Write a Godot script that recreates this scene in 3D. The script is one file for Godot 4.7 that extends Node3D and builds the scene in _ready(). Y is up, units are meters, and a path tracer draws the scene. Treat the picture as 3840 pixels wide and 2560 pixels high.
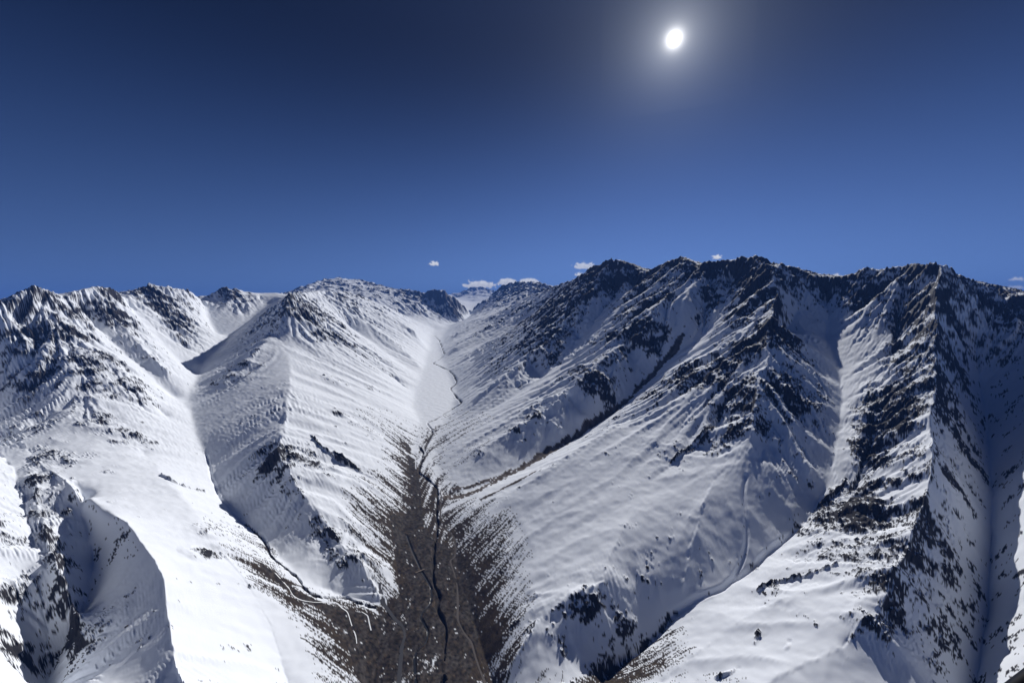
extends Node3D

# Ground is sampled on a sheet of rows whose spacing widens with distance, so that near slopes are finer than the far ranges.
const REACH := 1.6            # half width of the sheet as a share of the distance
const NEAR := 380.0
const FAR := 42000.0
const COARSE_X := 650
const COARSE_Z := 550
const FINE := 2

# crest, gully and valley lines: x, distance north, height, share of bare rock
const LINES := [
	[-280, 682, -780, 0, -284, 743, -778, 0, -312, 867, -774, 0, -310, 946, -772, 0, -340, 1130, -766, 0, -391, 1368, -759, 0, -438, 1599, -752, 0, -521, 1973, -741, 0, -554, 2346, -730, 0, -714, 2769, -717, 0, -801, 3217, -703, 0, -910, 3939, -682, 0, -1109, 5066, -648, 0, -1438, 6872, -594, 0, -1741, 8811, -536, 0],  # floor l
	[-22, 682, -780, 0, -41, 743, -778, 0, -84, 867, -774, 0, -132, 1006, -770, 0, -183, 1193, -764, 0, -248, 1368, -759, 0, -291, 1599, -752, 0, -376, 1865, -744, 0, -433, 2268, -732, 0, -402, 2613, -722, 0, -444, 3075, -708, 0, -563, 3634, -691, 0, -857, 4729, -658, 0, -1133, 6161, -615, 0, -1361, 7849, -565, 0, -1520, 9385, -518, 0],  # floor r
	[-310, 946, -772, 0, -453, 965, -761, 0, -573, 1000, -728, 0, -748, 1130, -724, 0, -885, 1235, -715, 0, -1093, 1400, -692, 0, -1288, 1610, -661, 0, -1480, 1790, -609, 0, -1828, 2170, -537, 0, -2275, 2880, -417, 0, -2615, 3700, -266, 0, -2787, 4300, -95, 0, -2883, 4700, 26, 0],  # stream l
	[-335, 955, -764, 0.2, -412, 1030, -719, 0.5, -502, 1100, -713, 0.6, -616, 1195, -670, 0.6, -721, 1290, -635, 0.5, -897, 1450, -563, 0.6, -1028, 1730, -538, 0.4, -1225, 2120, -456, 0.15, -1392, 2440, -403, 0.1, -1600, 2780, -315, 0.1, -1851, 3050, -233, 0.35, -1871, 3250, -36, 0.5, -1976, 3500, 107, 0.8, -2301, 4300, 127, 0.35, -2523, 5200, 182, 0.4, -2566, 6200, 190, 0.45, -2549, 7200, 63, 0.4, -2337, 7800, -120, 0.3, -2124, 8300, -320, 0.2],  # spur
	[-1851, 3050, -233, 0.35, -1778, 2720, -302, 0.4, -1753, 2500, -390, 0.4, -1824, 2330, -470, 0.35],  # spur rib
	[-2808, 1900, -42, 0.2, -2755, 2050, -27, 0.3, -2741, 2150, 24, 0.5, -2783, 2300, 108, 0.6, -2814, 2400, 92, 0.5, -2883, 2550, 50, 0.4, -2952, 2680, 94, 0.5, -3022, 2900, 127, 0.6, -3091, 3100, 95, 0.5, -3185, 3250, 50, 0.2, -3296, 3500, 127, 0.4, -3363, 3650, 200, 0.7, -3389, 3780, 186, 0.5, -3365, 4100, 144, 0.55, -3426, 4350, 38, 0.2, -3479, 4500, 49, 0.4, -3390, 4700, 196, 0.6, -3288, 4850, 159, 0.5, -3193, 4950, 146, 0.2, -2979, 5050, 155, 0.1, -2842, 5000, 110, 0.1],  # left crest
	[-3022, 2900, 127, 0.7, -2646, 2650, -117, 0.65, -2312, 2450, -272, 0.5, -2079, 2330, -390, 0.2],  # left rib a
	[-3363, 3650, 200, 0.7, -2950, 3350, -74, 0.65, -2582, 3050, -253, 0.7, -2479, 2980, -331, 0.3],  # left rib b
	[-3390, 4700, 196, 0.7, -3065, 4400, -0, 0.6, -2896, 4250, -103, 0.5],  # left rib c
	[-2883, 2550, 50, 0.5, -2380, 2200, -220, 0.5, -2132, 2080, -301, 0.6, -1889, 1960, -417, 0.45, -1697, 1880, -552, 0.1],  # left rib d
	[-2879, 2640, -58, 0.2, -2470, 2420, -242, 0.1, -2130, 2270, -406, 0.05, -1928, 2200, -544, 0],  # left gul d
	[-3130, 3200, -0, 0.1, -2766, 2950, -130, 0.05, -2359, 2720, -363, 0, -2214, 2680, -479, 0],  # left gul b
	[-3414, 4350, -0, 0.1, -3047, 3950, -174, 0, -2745, 3650, -303, 0],  # left gul c
	[-2814, 2400, 92, 0.6, -2729, 2300, 25, 0.5, -2553, 2080, -159, 0.6, -2375, 1940, -248, 0.6, -2185, 1800, -367, 0.5, -2076, 1680, -439, 0.5, -1996, 1580, -480, 0.45, -1927, 1490, -498, 0.5, -1633, 1300, -534, 0.6, -1429, 1130, -552, 0.7, -1147, 920, -589, 0.7, -970, 800, -605, 0.7, -883, 735, -628, 0.7],  # left low
	[-2844, 2050, -367, 0, -2406, 1750, -453, 0, -2035, 1480, -521, 0.1, -1644, 1250, -536, 0.2, -1323, 1020, -578, 0.2, -1055, 840, -611, 0.2, -921, 715, -727, 0.3, -849, 640, -732, 0.2],  # left out
	[-3030, 1900, -126, 0.1, -2427, 1500, -337, 0.1, -1880, 1200, -408, 0.4, -1422, 920, -477, 0.4, -1083, 700, -492, 0.45, -854, 540, -517, 0.45, -755, 470, -537, 0.4],  # left far
	[-1633, 1300, -534, 0.5, -1349, 1150, -538, 0.15, -1238, 1085, -539, 0.02, -1102, 1010, -551, 0, -980, 950, -549, 0, -883, 885, -559, 0, -785, 815, -562, 0, -722, 765, -569, 0, -646, 685, -576, 0, -586, 625, -575, 0, -542, 580, -571, 0.15, -499, 545, -571, 0.6, -443, 500, -572, 0.6],  # roll
	[-1291, 1125, -597, 0, -1150, 1015, -625, 0, -1049, 925, -650, 0.05, -963, 832, -668, 0.1, -929, 755, -703, 0.15, -921, 715, -727, 0.25],  # bowl
	[-1432, 1480, -573, 0.1, -1110, 1240, -598, 0.02, -872, 1060, -627, 0.05, -654, 900, -666, 0.1, -531, 800, -694, 0, -431, 690, -722, 0, -380, 640, -732, 0],  # white face
	[651, 5200, 256, 0.5, 706, 4800, 289, 0.6, 752, 4450, 292, 0.8, 815, 4050, 388, 0.95, 951, 3800, 426, 1, 1068, 3700, 379, 1, 1118, 3620, 300, 0.95, 1183, 3550, 275, 0.9, 1287, 3420, 328, 0.9, 1391, 3300, 387, 0.95, 1460, 3150, 322, 0.9, 1522, 3000, 313, 0.9, 1583, 2820, 325, 0.9, 1650, 2680, 323, 0.9, 1705, 2600, 232, 0.9, 1755, 2560, 254, 0.95, 1821, 2520, 187, 0.9, 1933, 2450, 158, 0.9, 2045, 2380, 179, 0.85, 2082, 2350, 205, 0.95, 2126, 2300, 191, 0.95, 2175, 2200, 220, 0.9, 2148, 2080, 204, 0.85, 2119, 1970, 202, 0.8, 2187, 1950, 160, 0.9, 2290, 1950, 102, 0.9, 2359, 1920, 21, 0.8, 2396, 1900, 31, 0.7, 2452, 1880, 45, 0.6, 2663, 1850, -0, 0.3],  # right crest
	[951, 3800, 426, 1, 606, 3350, 37, 0.75, 280, 3000, -266, 0.6, 12, 2720, -455, 0.5, -218, 2540, -593, 0.3],  # s1
	[1152, 3450, 189, 0.8, 815, 3300, 36, 0.25, 480, 2800, -280, 0.05, 236, 2500, -447, 0.05, -68, 2330, -603, 0.1, -296, 2250, -692, 0.1],  # c1
	[1391, 3300, 387, 0.9, 1179, 2950, 161, 0.75, 968, 2570, -17, 0.65, 791, 2420, -177, 0.65, 632, 2340, -268, 0.6, 379, 2120, -408, 0.5, 106, 1900, -562, 0.4, -155, 1780, -668, 0.25],  # s2
	[1295, 2780, 152, 0.35, 1108, 2550, 28, 0.1, 1012, 2330, -170, 0.15, 916, 2230, -280, 0.1, 754, 2130, -412, 0.05, 522, 1960, -550, 0.05, 268, 1780, -637, 0.05, 45, 1620, -704, 0.05, -134, 1530, -738, 0, -253, 1500, -763, 0],  # c3
	[1248, 1900, -75, 0.7, 1191, 1900, -139, 0.6, 1030, 1920, -213, 0.5, 876, 1890, -287, 0.6, 650, 1740, -414, 0.55, 510, 1640, -485, 0.45, 379, 1550, -518, 0.3, 120, 1410, -613, 0.1, -39, 1300, -698, 0.1],  # s3b
	[1650, 2680, 323, 0.9, 1537, 2280, 125, 0.8, 1362, 2020, -22, 0.75, 1248, 1900, -75, 0.75, 1035, 1700, -246, 0.62, 925, 1600, -322, 0.58, 727, 1400, -447, 0.55, 605, 1310, -507, 0.3, 451, 1210, -562, 0.1, 319, 1040, -602, 0.1, 244, 930, -630, 0.15, 212, 860, -647, 0.4, 134, 838, -666, 0.4, 106, 828, -683, 0.4, 59, 808, -698, 0.3, 22, 770, -715, 0.2, -10, 735, -742, 0.1],  # s3
	[1362, 2020, -22, 0.75, 1183, 1700, -189, 0.62, 1043, 1460, -328, 0.6, 940, 1262, -429, 0.5, 896, 1140, -495, 0.35],  # s3 face
	[978, 1545, -276, 0.5, 839, 1335, -392, 0.4, 714, 1143, -497, 0.15, 618, 995, -576, 0.05, 554, 908, -627, 0],  # s3 hollow
	[925, 1600, -322, 0.55, 673, 1240, -495, 0.35, 545, 1060, -550, 0.22, 458, 945, -605, 0.15, 403, 866, -652, 0.05],  # s3 mid
	[1884, 2360, 26, 0.6, 1775, 2200, -61, 0.1, 1658, 2060, -160, 0.05, 1425, 1680, -300, 0.05, 1270, 1480, -383, 0.1, 1117, 1310, -446, 0.12, 948, 1130, -518, 0.08, 834, 1035, -574, 0.05, 676, 940, -614, 0.05, 538, 870, -644, 0.02, 458, 832, -658, 0.02, 376, 822, -694, 0.05, 305, 785, -721, 0.1, 217, 735, -742, 0.1, 177, 715, -755, 0.1],  # c2
	[1628, 2250, -50, 0.1, 1368, 2000, -200, 0.25],  # bowl r
	[2119, 1970, 202, 0.8, 1898, 1760, 39, 0.65, 1738, 1600, -88, 0.55, 1608, 1470, -196, 0.55, 1479, 1350, -272, 0.55, 1294, 1180, -346, 0.55, 1107, 1000, -412, 0.55, 1012, 915, -447, 0.6, 915, 845, -471, 0.55, 823, 765, -505, 0.5, 746, 722, -513, 0.4, 701, 682, -533, 0.4, 661, 656, -550, 0.3, 625, 648, -555, 0.25, 568, 620, -578, 0.15, 522, 608, -586, 0.1, 438, 592, -607, 0.1, 352, 550, -629, 0.05],  # s4
	[2128, 2150, 188, 0.75, 1816, 1850, -123, 0.5, 1441, 1500, -302, 0.5, 1258, 1330, -390, 0.72, 1085, 1170, -481, 0.72, 978, 1080, -534, 0.5],  # s4 face
	[885, 880, -510, 0.6, 805, 880, -542, 0.55, 686, 830, -573, 0.35, 570, 772, -601, 0.3, 454, 727, -630, 0.12, 353, 692, -663, 0.08, 277, 665, -696, 0.08],  # s4 low
	[2108, 1780, -158, 0.3, 1966, 1620, -327, 0.15, 1744, 1400, -476, 0.1, 1382, 1080, -560, 0.08, 1043, 800, -663, 0.08, 829, 640, -670, 0.08, 763, 590, -674, 0.05],  # c5
	[2349, 1680, -37, 0.2, 1885, 1330, -223, 0.1, 1485, 1040, -354, 0.1, 1219, 840, -436, 0.1, 1070, 720, -506, 0.1, 922, 610, -545, 0.3, 772, 500, -572, 0.3],  # out r
	[651, 5200, 256, 0.5, 574, 5800, 241, 0.5, 437, 6300, 180, 0.4, 180, 6800, 75, 0.35, -137, 7300, -121, 0.3, -700, 7900, -279, 0.2, -1029, 8000, -371, 0.05],  # far r
	[940, 9500, 395, 0.8, 530, 10500, 574, 0.85, 202, 11500, 629, 0.75, -412, 12500, 520, 0.7, -946, 13000, 143, 0.7, -1394, 13000, -172, 0.6],  # far r2
	[-1667, 9509, -515, 0, -1327, 10500, -475, 0.05, -1309, 13000, -315, 0.05, -1689, 17000, -0, 0, -2232, 22000, 193, 0],  # far valley
	[-4011, 12000, 499, 0.8, -3427, 11800, 427, 0.8, -3049, 11500, 403, 0.8, -2544, 11000, 289, 0.9, -1936, 11000, 410, 1.1, -1661, 11500, 151, 1, -1507, 12400, -82, 0.9],  # far dark
	[-1971, 11200, 405, 0.85, -1937, 10700, 24, 0.7, -1960, 10300, -272, 0.5],  # far dark rib
	[-4837, 8500, 93, 0.5, -5499, 10500, 368, 0.7, -5982, 12500, 751, 0.75, -5864, 13500, 914, 0.6, -5467, 13800, 875, 0.75, -4893, 13500, 738, 0.8, -4178, 12500, 520, 0.6],  # far big
	[-5864, 13500, 914, 0.6, -4755, 11500, 478, 0.7, -3521, 9800, 161, 0.5],  # far big b
	[-4653, 24000, 526, 0.5, -3638, 25000, 329, 0.5, -3262, 26000, 855, 0.6, -2797, 26500, 1189, 0.6, -1923, 26500, 1160, 0.6, -1030, 26000, 798, 0.6, 110, 25000, 274, 0.5],  # far peak
	[-4283, 18000, 395, 0.3, -3807, 18500, 608, 0.3, -3460, 18500, 669, 0.3, -2975, 18500, 406, 0.4],  # far peak2
	[-74498, 38000, -0, 0.4, -24162, 38000, -0, 0.4, -3772, 38000, 334, 0.4, 17786, 38000, -0, 0.4, 76512, 38000, -0, 0.4],  # far edge
	[5038, 3500, -0, 0.4, 5452, 6000, 66, 0.4, 4208, 9000, 99, 0.4, 1914, 14000, 154, 0.4],  # far side
	[-6849, 4500, -99, 0.3, -7752, 8000, -176, 0.3, -7638, 12000, -132, 0.3],  # far side l
	[791, 2420, -177, 0.6, 827, 2290, -254, 0.5, 842, 2220, -309, 0.3],  # s2 rib a
	[704, 2390, -265, 0.3, 725, 2200, -368, 0.1],  # s2 gul a
	[447, 2190, -357, 0.55, 517, 2050, -437, 0.5, 537, 1985, -525, 0.3],  # s2 rib b
	[288, 2060, -486, 0.2, 360, 1880, -552, 0.1],  # s2 gul b
	[140, 1930, -544, 0.4, 236, 1820, -587, 0.35],  # s2 rib c
	[393, 3110, -172, 0.6, 497, 2900, -257, 0.4],  # s1 rib a
	[1248, 1900, -75, 0.75, 1037, 1570, -263, 0.6, 891, 1345, -395, 0.5, 780, 1185, -487, 0.25],  # s3 rib a
	[-2783, 2300, 108, 0.8, -2710, 2200, -0, 0.7, -2675, 2120, -141, 0.5],  # left peak a
	[706, 4800, 289, 0.6, 224, 4600, -152, 0.45, -220, 4300, -429, 0.35, -507, 3900, -609, 0.2],  # far rib 1
	[574, 5800, 241, 0.5, 25, 5700, -126, 0.45, -448, 5300, -381, 0.35, -743, 4900, -544, 0.15],  # far rib 2
	[180, 6800, 75, 0.4, -409, 6600, -255, 0.35, -868, 6200, -446, 0.15],  # far rib 3
	[308, 5150, -170, 0.15, -351, 4780, -477, 0.1, -591, 4560, -568, 0.05],  # far gul 1
	[-111, 6250, -262, 0.15, -630, 5900, -444, 0.1],  # far gul 2
	[-2523, 5200, 182, 0.4, -1916, 5000, -165, 0.35, -1285, 4500, -500, 0.25, -1004, 4150, -638, 0.1],  # west rib 1
	[-2301, 4300, 127, 0.35, -1670, 4000, -265, 0.35, -1192, 3600, -521, 0.3, -886, 3200, -682, 0.15],  # west rib 2
	[-2566, 6200, 190, 0.4, -1963, 6000, -99, 0.3, -1406, 5600, -372, 0.15],  # west rib 3
	[-1982, 4750, -273, 0.1, -1341, 4200, -523, 0.05, -1010, 3900, -662, 0],  # west gul 1
	[-3721, 7300, -121, 0.1, -3451, 8300, -146, 0.1, -3046, 9000, -178, 0.1, -2559, 9400, -269, 0.1],  # far gap
	[-3049, 11500, 403, 0.8, -2601, 10200, -0, 0.6, -2219, 9500, -293, 0.3],  # far dark b
	[-2235, 10600, -0, 0.4, -2040, 9800, -302, 0.2],  # far dark g
	[-1936, 11000, 410, 1.1, -1592, 10600, -58, 0.9, -1428, 10400, -321, 0.5],  # far dark c
	[209, 2930, -309, 0.5, 299, 2700, -391, 0.35, 335, 2620, -424, 0.2],  # s1 rib b
	[124, 2850, -429, 0.15, 200, 2580, -491, 0.1],  # s1 gul b
	[-48, 2680, -485, 0.4, 39, 2500, -547, 0.3],  # s1 rib c
	[1522, 3000, 313, 0.9, 1286, 2600, 57, 0.6, 1128, 2400, -106, 0.4],  # c3 rib
	[1537, 2780, 182, 0.6, 1285, 2400, -53, 0.2, 1039, 2200, -220, 0.1],  # c3 gul
]

# roads, streams, slides: kind, half width, depth of the cut, then x and distance north
const MARKS := [
	["dirt_road", 4, 1, [-282, 1498, -263, 1381, -249, 1299, -207, 1253, -186, 1211, -175, 1139, -185, 1113, -166, 1063, -152, 1017, -142, 965, -134, 903, -115, 865, -95, 838, -81, 800, -69, 770, -55, 741, -41, 721]],
	["snow_road", 3.2, 0.5, [-475, 2027, -438, 1914, -388, 1762, -354, 1695, -320, 1654, -278, 1631, -255, 1595, -260, 1558, -280, 1532, -282, 1498]],
	["snow_track", 1.9, 0.5, [-718, 1013, -681, 1009, -652, 994, -607, 963, -567, 933, -538, 907, -508, 904, -476, 917, -449, 930, -424, 915, -406, 903, -383, 869, -363, 843, -351, 820]],
	["snow_track", 1.5, 0.5, [-377, 916, -359, 906, -346, 884, -335, 865]],
	["valley_road", 6, 0.6, [-360, 1008, -348, 977, -328, 944, -290, 903, -265, 881, -252, 853, -250, 821, -237, 759, -227, 718]],
	["river", 3.2, 2.5, [-351, 1241, -329, 1195, -303, 1146, -264, 1074, -231, 1022, -218, 995, -213, 955, -225, 922, -224, 903, -202, 868, -199, 835, -215, 805, -206, 764, -191, 715]],
	["canyon", 9, 7, [-502, 2027, -449, 1914, -432, 1794, -418, 1703, -378, 1654, -325, 1582, -303, 1532, -278, 1381, -261, 1309, -251, 1241, -244, 1153, -230, 1074, -215, 1017, -196, 984, -192, 940, -172, 903, -158, 873, -154, 832, -148, 793, -148, 778]],
	["canyon", 9, 10, [-140, 749, -140, 733, -140, 714]],
	["canyon", 10, 7, [-419, 1744, -440, 1874, -453, 1983, -457, 2128, -468, 2243, -521, 2371, -490, 2442, -467, 2517, -404, 2676, -356, 2698, -445, 3028, -515, 3265, -492, 3451, -637, 3960, -826, 4335, -901, 4470, -873, 4775, -869, 5016, -1061, 5880, -1230, 6622, -1513, 7555]],
	["canyon", 6, 6, [-891, 1187, -870, 1222, -800, 1172, -743, 1124, -699, 1069, -660, 1038, -612, 1010, -568, 981, -544, 957, -515, 937, -485, 936, -460, 947, -435, 958, -400, 946, -367, 937, -331, 931]],
	["gully", 8, 6, [-1323, 1646, -1254, 1571, -1189, 1493, -1126, 1431, -1066, 1365, -1007, 1320, -956, 1271, -899, 1237, -833, 1194, -768, 1151, -713, 1084]],
	["gully", 9, 7, [767, 995, 704, 964, 638, 930, 579, 893, 522, 871, 488, 852, 450, 843, 421, 839, 392, 831, 363, 824, 348, 811, 326, 795, 292, 777, 265, 762, 222, 749, 171, 724]],
	["gully", 8, 5, [699, 1130, 667, 1085, 646, 1043, 628, 1004, 609, 966, 586, 934, 556, 902, 522, 871]],
	["debris", 30, -3, [993, 2307, 917, 2230, 835, 2186, 753, 2128, 632, 2037, 519, 1950, 387, 1869, 268, 1779, 181, 1721, 45, 1627, -83, 1565]],
	["debris", 22, -2, [45, 1627, -82, 1539, -181, 1479, -269, 1493]],
	["debris", 13, -2, [-48, 1589, -154, 1550, -242, 1541]],
	["debris", 12, -2, [90, 1455, -27, 1436, -107, 1408]],
	["scar", 7, 0.6, [-890, 1697, -825, 1629, -766, 1593, -701, 1567, -651, 1561]],
	["scar", 9, 0.6, [-753, 1604, -712, 1595, -667, 1572, -617, 1550, -572, 1541, -520, 1545]],
	["scar", 5, 0.6, [588, 1315, 540, 1283, 743, 1409, 697, 1362, 642, 1326, 605, 1309]],
	["scar", 4, 0.6, [972, 1100, 899, 1060, 857, 1047]],
	["scar", 4, 0.6, [699, 797, 642, 801, 602, 811, 572, 814, 539, 805]],
	["scar", 5, 0.6, [-1219, 1315, -1164, 1296, -1118, 1306, -1093, 1341]],
	["scar", 4, 0.6, [-896, 1153, -864, 1162, -839, 1177]],
	["scar", 6, 0.6, [451, 673, 469, 693]],
	["scar", 5, 0.6, [481, 635, 500, 654]],
	["scar", 5, 0.6, [358, 629, 384, 630, 399, 633]],
	["scar", 60, 0.5, [-870, 1061, -851, 1061]],
	["scar", 50, 0.5, [-782, 976, -762, 973]],
	["scar", 40, 0.45, [-798, 935, -779, 931]],
	["scar", 60, 0.3, [-2461, 2173, -2427, 2176]],
	["scar", 60, 0.35, [-1675, 1578, -1634, 1565]],
	["scar", 60, 0.35, [-1584, 1574, -1548, 1565]],
	["scar", 50, 0.3, [-1532, 1574, -1496, 1565]],
	["scar", 50, 0.4, [-817, 1474, -788, 1469]],
	["scar", 90, 0.3, [830, 998, 825, 969]],
	["scar", 90, 0.3, [870, 966, 866, 941]],
	["scar", 80, 0.3, [671, 858, 670, 836]],
	["scar", 60, 0.3, [546, 760, 550, 745]],
	["scar", 40, 0.4, [-700, 1098, -669, 1080]],
	["scar", 50, 0.4, [-589, 1136, -563, 1126]],
	["scar", 90, 0.35, [-767, 1962, -730, 1955]],
	["scar", 90, 0.3, [-888, 2039, -847, 2030]],
	["scar", 70, 0.35, [-774, 2324, -729, 2313]],
	["scar", 90, 0.3, [-945, 2673, -896, 2667]],
	["scar", 120, 0.25, [-1206, 2532, -1154, 2517]],
	["scar", 120, 0.25, [-1485, 2746, -1427, 2727]],
	["scar", 40, 0.4, [-147, 1738, -113, 1707]],
	["scar", 80, 0.25, [728, 778, 727, 761]],
	["scar", 50, 0.3, [472, 698, 477, 685]],
	["scar", 60, 0.3, [650, 670, 653, 660]],
	["scar", 40, 0.35, [164, 834, 179, 829]],
	["scar", 60, 0.4, [207, 802, 221, 799]],
	["scar", 60, 0.3, [-1357, 1040, -1323, 1028]],
	["scar", 50, 0.35, [-967, 768, -951, 766]],
	["scar", 60, 0.25, [-1082, 800, -1070, 802]],
]

# ground without snow: share that is bare, then x and distance north
const BARE := [
	[1, -641, 980, -544, 926, -470, 908, -386, 859, -333, 799, -300, 738],
	[1, -546, 2004, -459, 1748, -381, 1486, -314, 1209, -267, 1017, -249, 873, -207, 716],
	[1, -420, 1329, -377, 1198, -332, 1074, -292, 965, -319, 873, -285, 728],
	[1, -198, 1139, -166, 1017, -133, 873, -105, 716],
	[1, -667, 987, -581, 938, -519, 904, -459, 912, -384, 904, -329, 902],
	[0.7, -347, 715, -395, 774, -441, 837, -484, 877, -507, 878, -557, 894, -615, 929, -674, 977, -704, 973],
	[0, -351, 630, -397, 697, -456, 773, -507, 824, -573, 837, -640, 879, -708, 931, -826, 1001],
	[0.25, -843, 1195, -722, 1092, -648, 1025, -555, 957, -481, 928, -440, 969, -364, 950, -343, 955],
	[0.1, -784, 1169, -655, 1065, -542, 982, -475, 962, -429, 982, -378, 969],
	[0.5, -343, 1003, -369, 1034, -395, 1039, -428, 1132, -480, 1201, -539, 1254, -535, 1349, -469, 1403, -454, 1520, -492, 1589, -539, 1748],
	[0, -396, 987, -455, 1047, -515, 1120, -584, 1207, -653, 1293, -660, 1472, -634, 1679, -656, 1903],
	[0.75, -310, 1028, -342, 1082, -372, 1168, -419, 1260, -460, 1310],
	[0.1, -360, 1084, -354, 1039, -320, 1007],
	[0.5, -18, 727, -3, 758, 13, 799, 7, 864, -22, 921, 7, 975, 16, 1049, -5, 1143, -39, 1244, -134, 1313, -217, 1353, -249, 1451, -286, 1604],
	[0, 26, 722, 49, 767, 81, 844, 72, 967, 72, 1079, 43, 1227, -33, 1383, -184, 1530, -267, 1687],
	[0.85, -65, 763, -53, 825, -50, 894, -71, 989, -76, 1066, -108, 1139, -148, 1179],
	[0.12, -506, 1916, -527, 2307, -494, 2473, -410, 2664, -465, 3148, -629, 3836, -1083, 5676],
	[0.35, -449, 1815, -476, 1976, -493, 2270],
	[0.7, 136, 694, 204, 737, 254, 755, 292, 736, 327, 751],
	[0.55, 219, 689, 266, 704, 311, 711],
	[0.1, 308, 641, 352, 680, 379, 735, 372, 799],
	[0.1, 108, 695, 175, 746, 242, 769, 316, 802],
	[0, -2127, 1754, -1567, 1571, -1148, 1476],
	[0, -1378, 2123, -851, 1754, -635, 1701],
	[0, 65, 2393, 674, 1845, 676, 1120, 365, 963, 138, 949],
	[0, -1093, 864, -708, 676, -614, 579],
	[0, 1631, 1775, 893, 831, 597, 693, 1139, 862],
	[0, -3084, 3600, -1382, 3296, -1795, 9195, 482, 3524, 1846, 2310],
]

# borders between the pieces of ground
const FLOOR_WEST := [-280, 682, -284, 743, -312, 867, -310, 946, -340, 1130, -391, 1368, -438, 1599, -521, 1973, -554, 2346, -714, 2769, -801, 3217, -910, 3939, -1109, 5066, -1438, 6872, -1741, 8811]
const FLOOR_EAST := [-22, 682, -41, 743, -84, 867, -132, 1006, -183, 1193, -248, 1368, -291, 1599, -376, 1865, -433, 2268, -402, 2613, -444, 3075, -563, 3634, -857, 4729, -1133, 6161, -1361, 7849, -1520, 9385]
const STREAM := [-310, 946, -453, 965, -573, 1000, -748, 1130, -885, 1235, -1093, 1400, -1288, 1610, -1480, 1790, -1828, 2170, -2275, 2880, -2615, 3700, -2787, 4300, -2883, 4700]
const RAVINE := [177, 715, 217, 735, 305, 785, 376, 822, 458, 832, 538, 870, 676, 940, 834, 1035, 948, 1130, 1117, 1310, 1270, 1480, 1425, 1680, 1658, 2060, 1775, 2200, 1884, 2360]

# small clouds low over the far ranges: kind, degrees east of north, degrees above the horizon, half width and half height in degrees
const CLOUDS := [
	["puff", -11.07, 5.67, 0.67, 0.30],
	["cap", -4.65, 2.69, 2.38, 0.62],
	["lens", -0.63, 3.13, 1.57, 0.56],
	["lens", 2.39, 3.19, 1.69, 0.50],
	["flat", 10.35, 5.33, 1.57, 0.48],
	["puff", 9.58, 4.25, 0.55, 0.24],
	["puff", 27.21, 5.96, 0.64, 0.27],
	["puff", 39.06, 3.06, 0.71, 0.29],
	["flat", 51.90, 2.24, 0.52, 0.15],
	["flat", 51.86, 1.47, 0.52, 0.19],
]

const GROUND_LABELS := [
	"bare brown valley floor with stream bed and snow patches",
	"snowy mountain range with banded rock crest west of the side stream",
	"smooth snow spur with sharp crest between side stream and main valley",
	"steep snow mountain with dark rocky crest and a brown slide track",
	"rock-studded snow ridge beyond the ravine with a shaded far flank",
	"hazy blue distant mountain ranges at the head of the valley",
]

var rng := RandomNumberGenerator.new()
var nx := 0
var nz := 0
var started := 0
var ground: StandardMaterial3D
var sheet := PackedVector3Array()
var bumpy := PackedFloat32Array()
var spots := []
var mountains := {}
var fall_i := PackedFloat32Array()
var fall_j := PackedFloat32Array()
var steep := PackedFloat32Array()


func stage(text: String) -> void:
	print("%6.1f s  %s" % [(Time.get_ticks_msec() - started) / 1000.0, text])


func _ready() -> void:
	started = Time.get_ticks_msec()
	rng.seed = 7
	make_camera_and_light()
	stage("light")
	make_terrain()
	stage("terrain")
	make_roads()
	make_rocks()
	make_bridge()
	make_skid()
	stage("things")


func make_camera_and_light() -> void:
	var camera := Camera3D.new()
	camera.name = "camera"
	camera.fov = 82.0
	camera.near = 0.2
	camera.far = 90000.0
	add_child(camera)
	camera.rotation_degrees = Vector3(-5.320, 0, 0)
	camera.current = true

	var sun := DirectionalLight3D.new()
	sun.name = "sun"
	sun.light_energy = 1.3
	sun.light_color = Color(1.0, 0.99, 0.975)
	sun.light_angular_distance = 0.5
	sun.shadow_enabled = true
	add_child(sun)
	sun.rotation_degrees = Vector3(-30.5, 180.0 - 21.2, 0)

	var sky := Sky.new()
	sky.sky_material = make_sky(sun.basis.z)
	var env := Environment.new()
	env.background_mode = Environment.BG_SKY
	env.sky = sky
	env.background_energy_multiplier = 1.0
	env.tonemap_mode = Environment.TONE_MAPPER_LINEAR
	env.tonemap_exposure = 1.1
	env.fog_enabled = true
	env.fog_density = 0.00003
	env.fog_light_color = Color(0.42, 0.62, 1.0)
	env.sdfgi_enabled = true
	env.ssao_enabled = true
	env.ssil_enabled = true
	var world := WorldEnvironment.new()
	world.name = "world"
	world.environment = env
	add_child(world)


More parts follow.
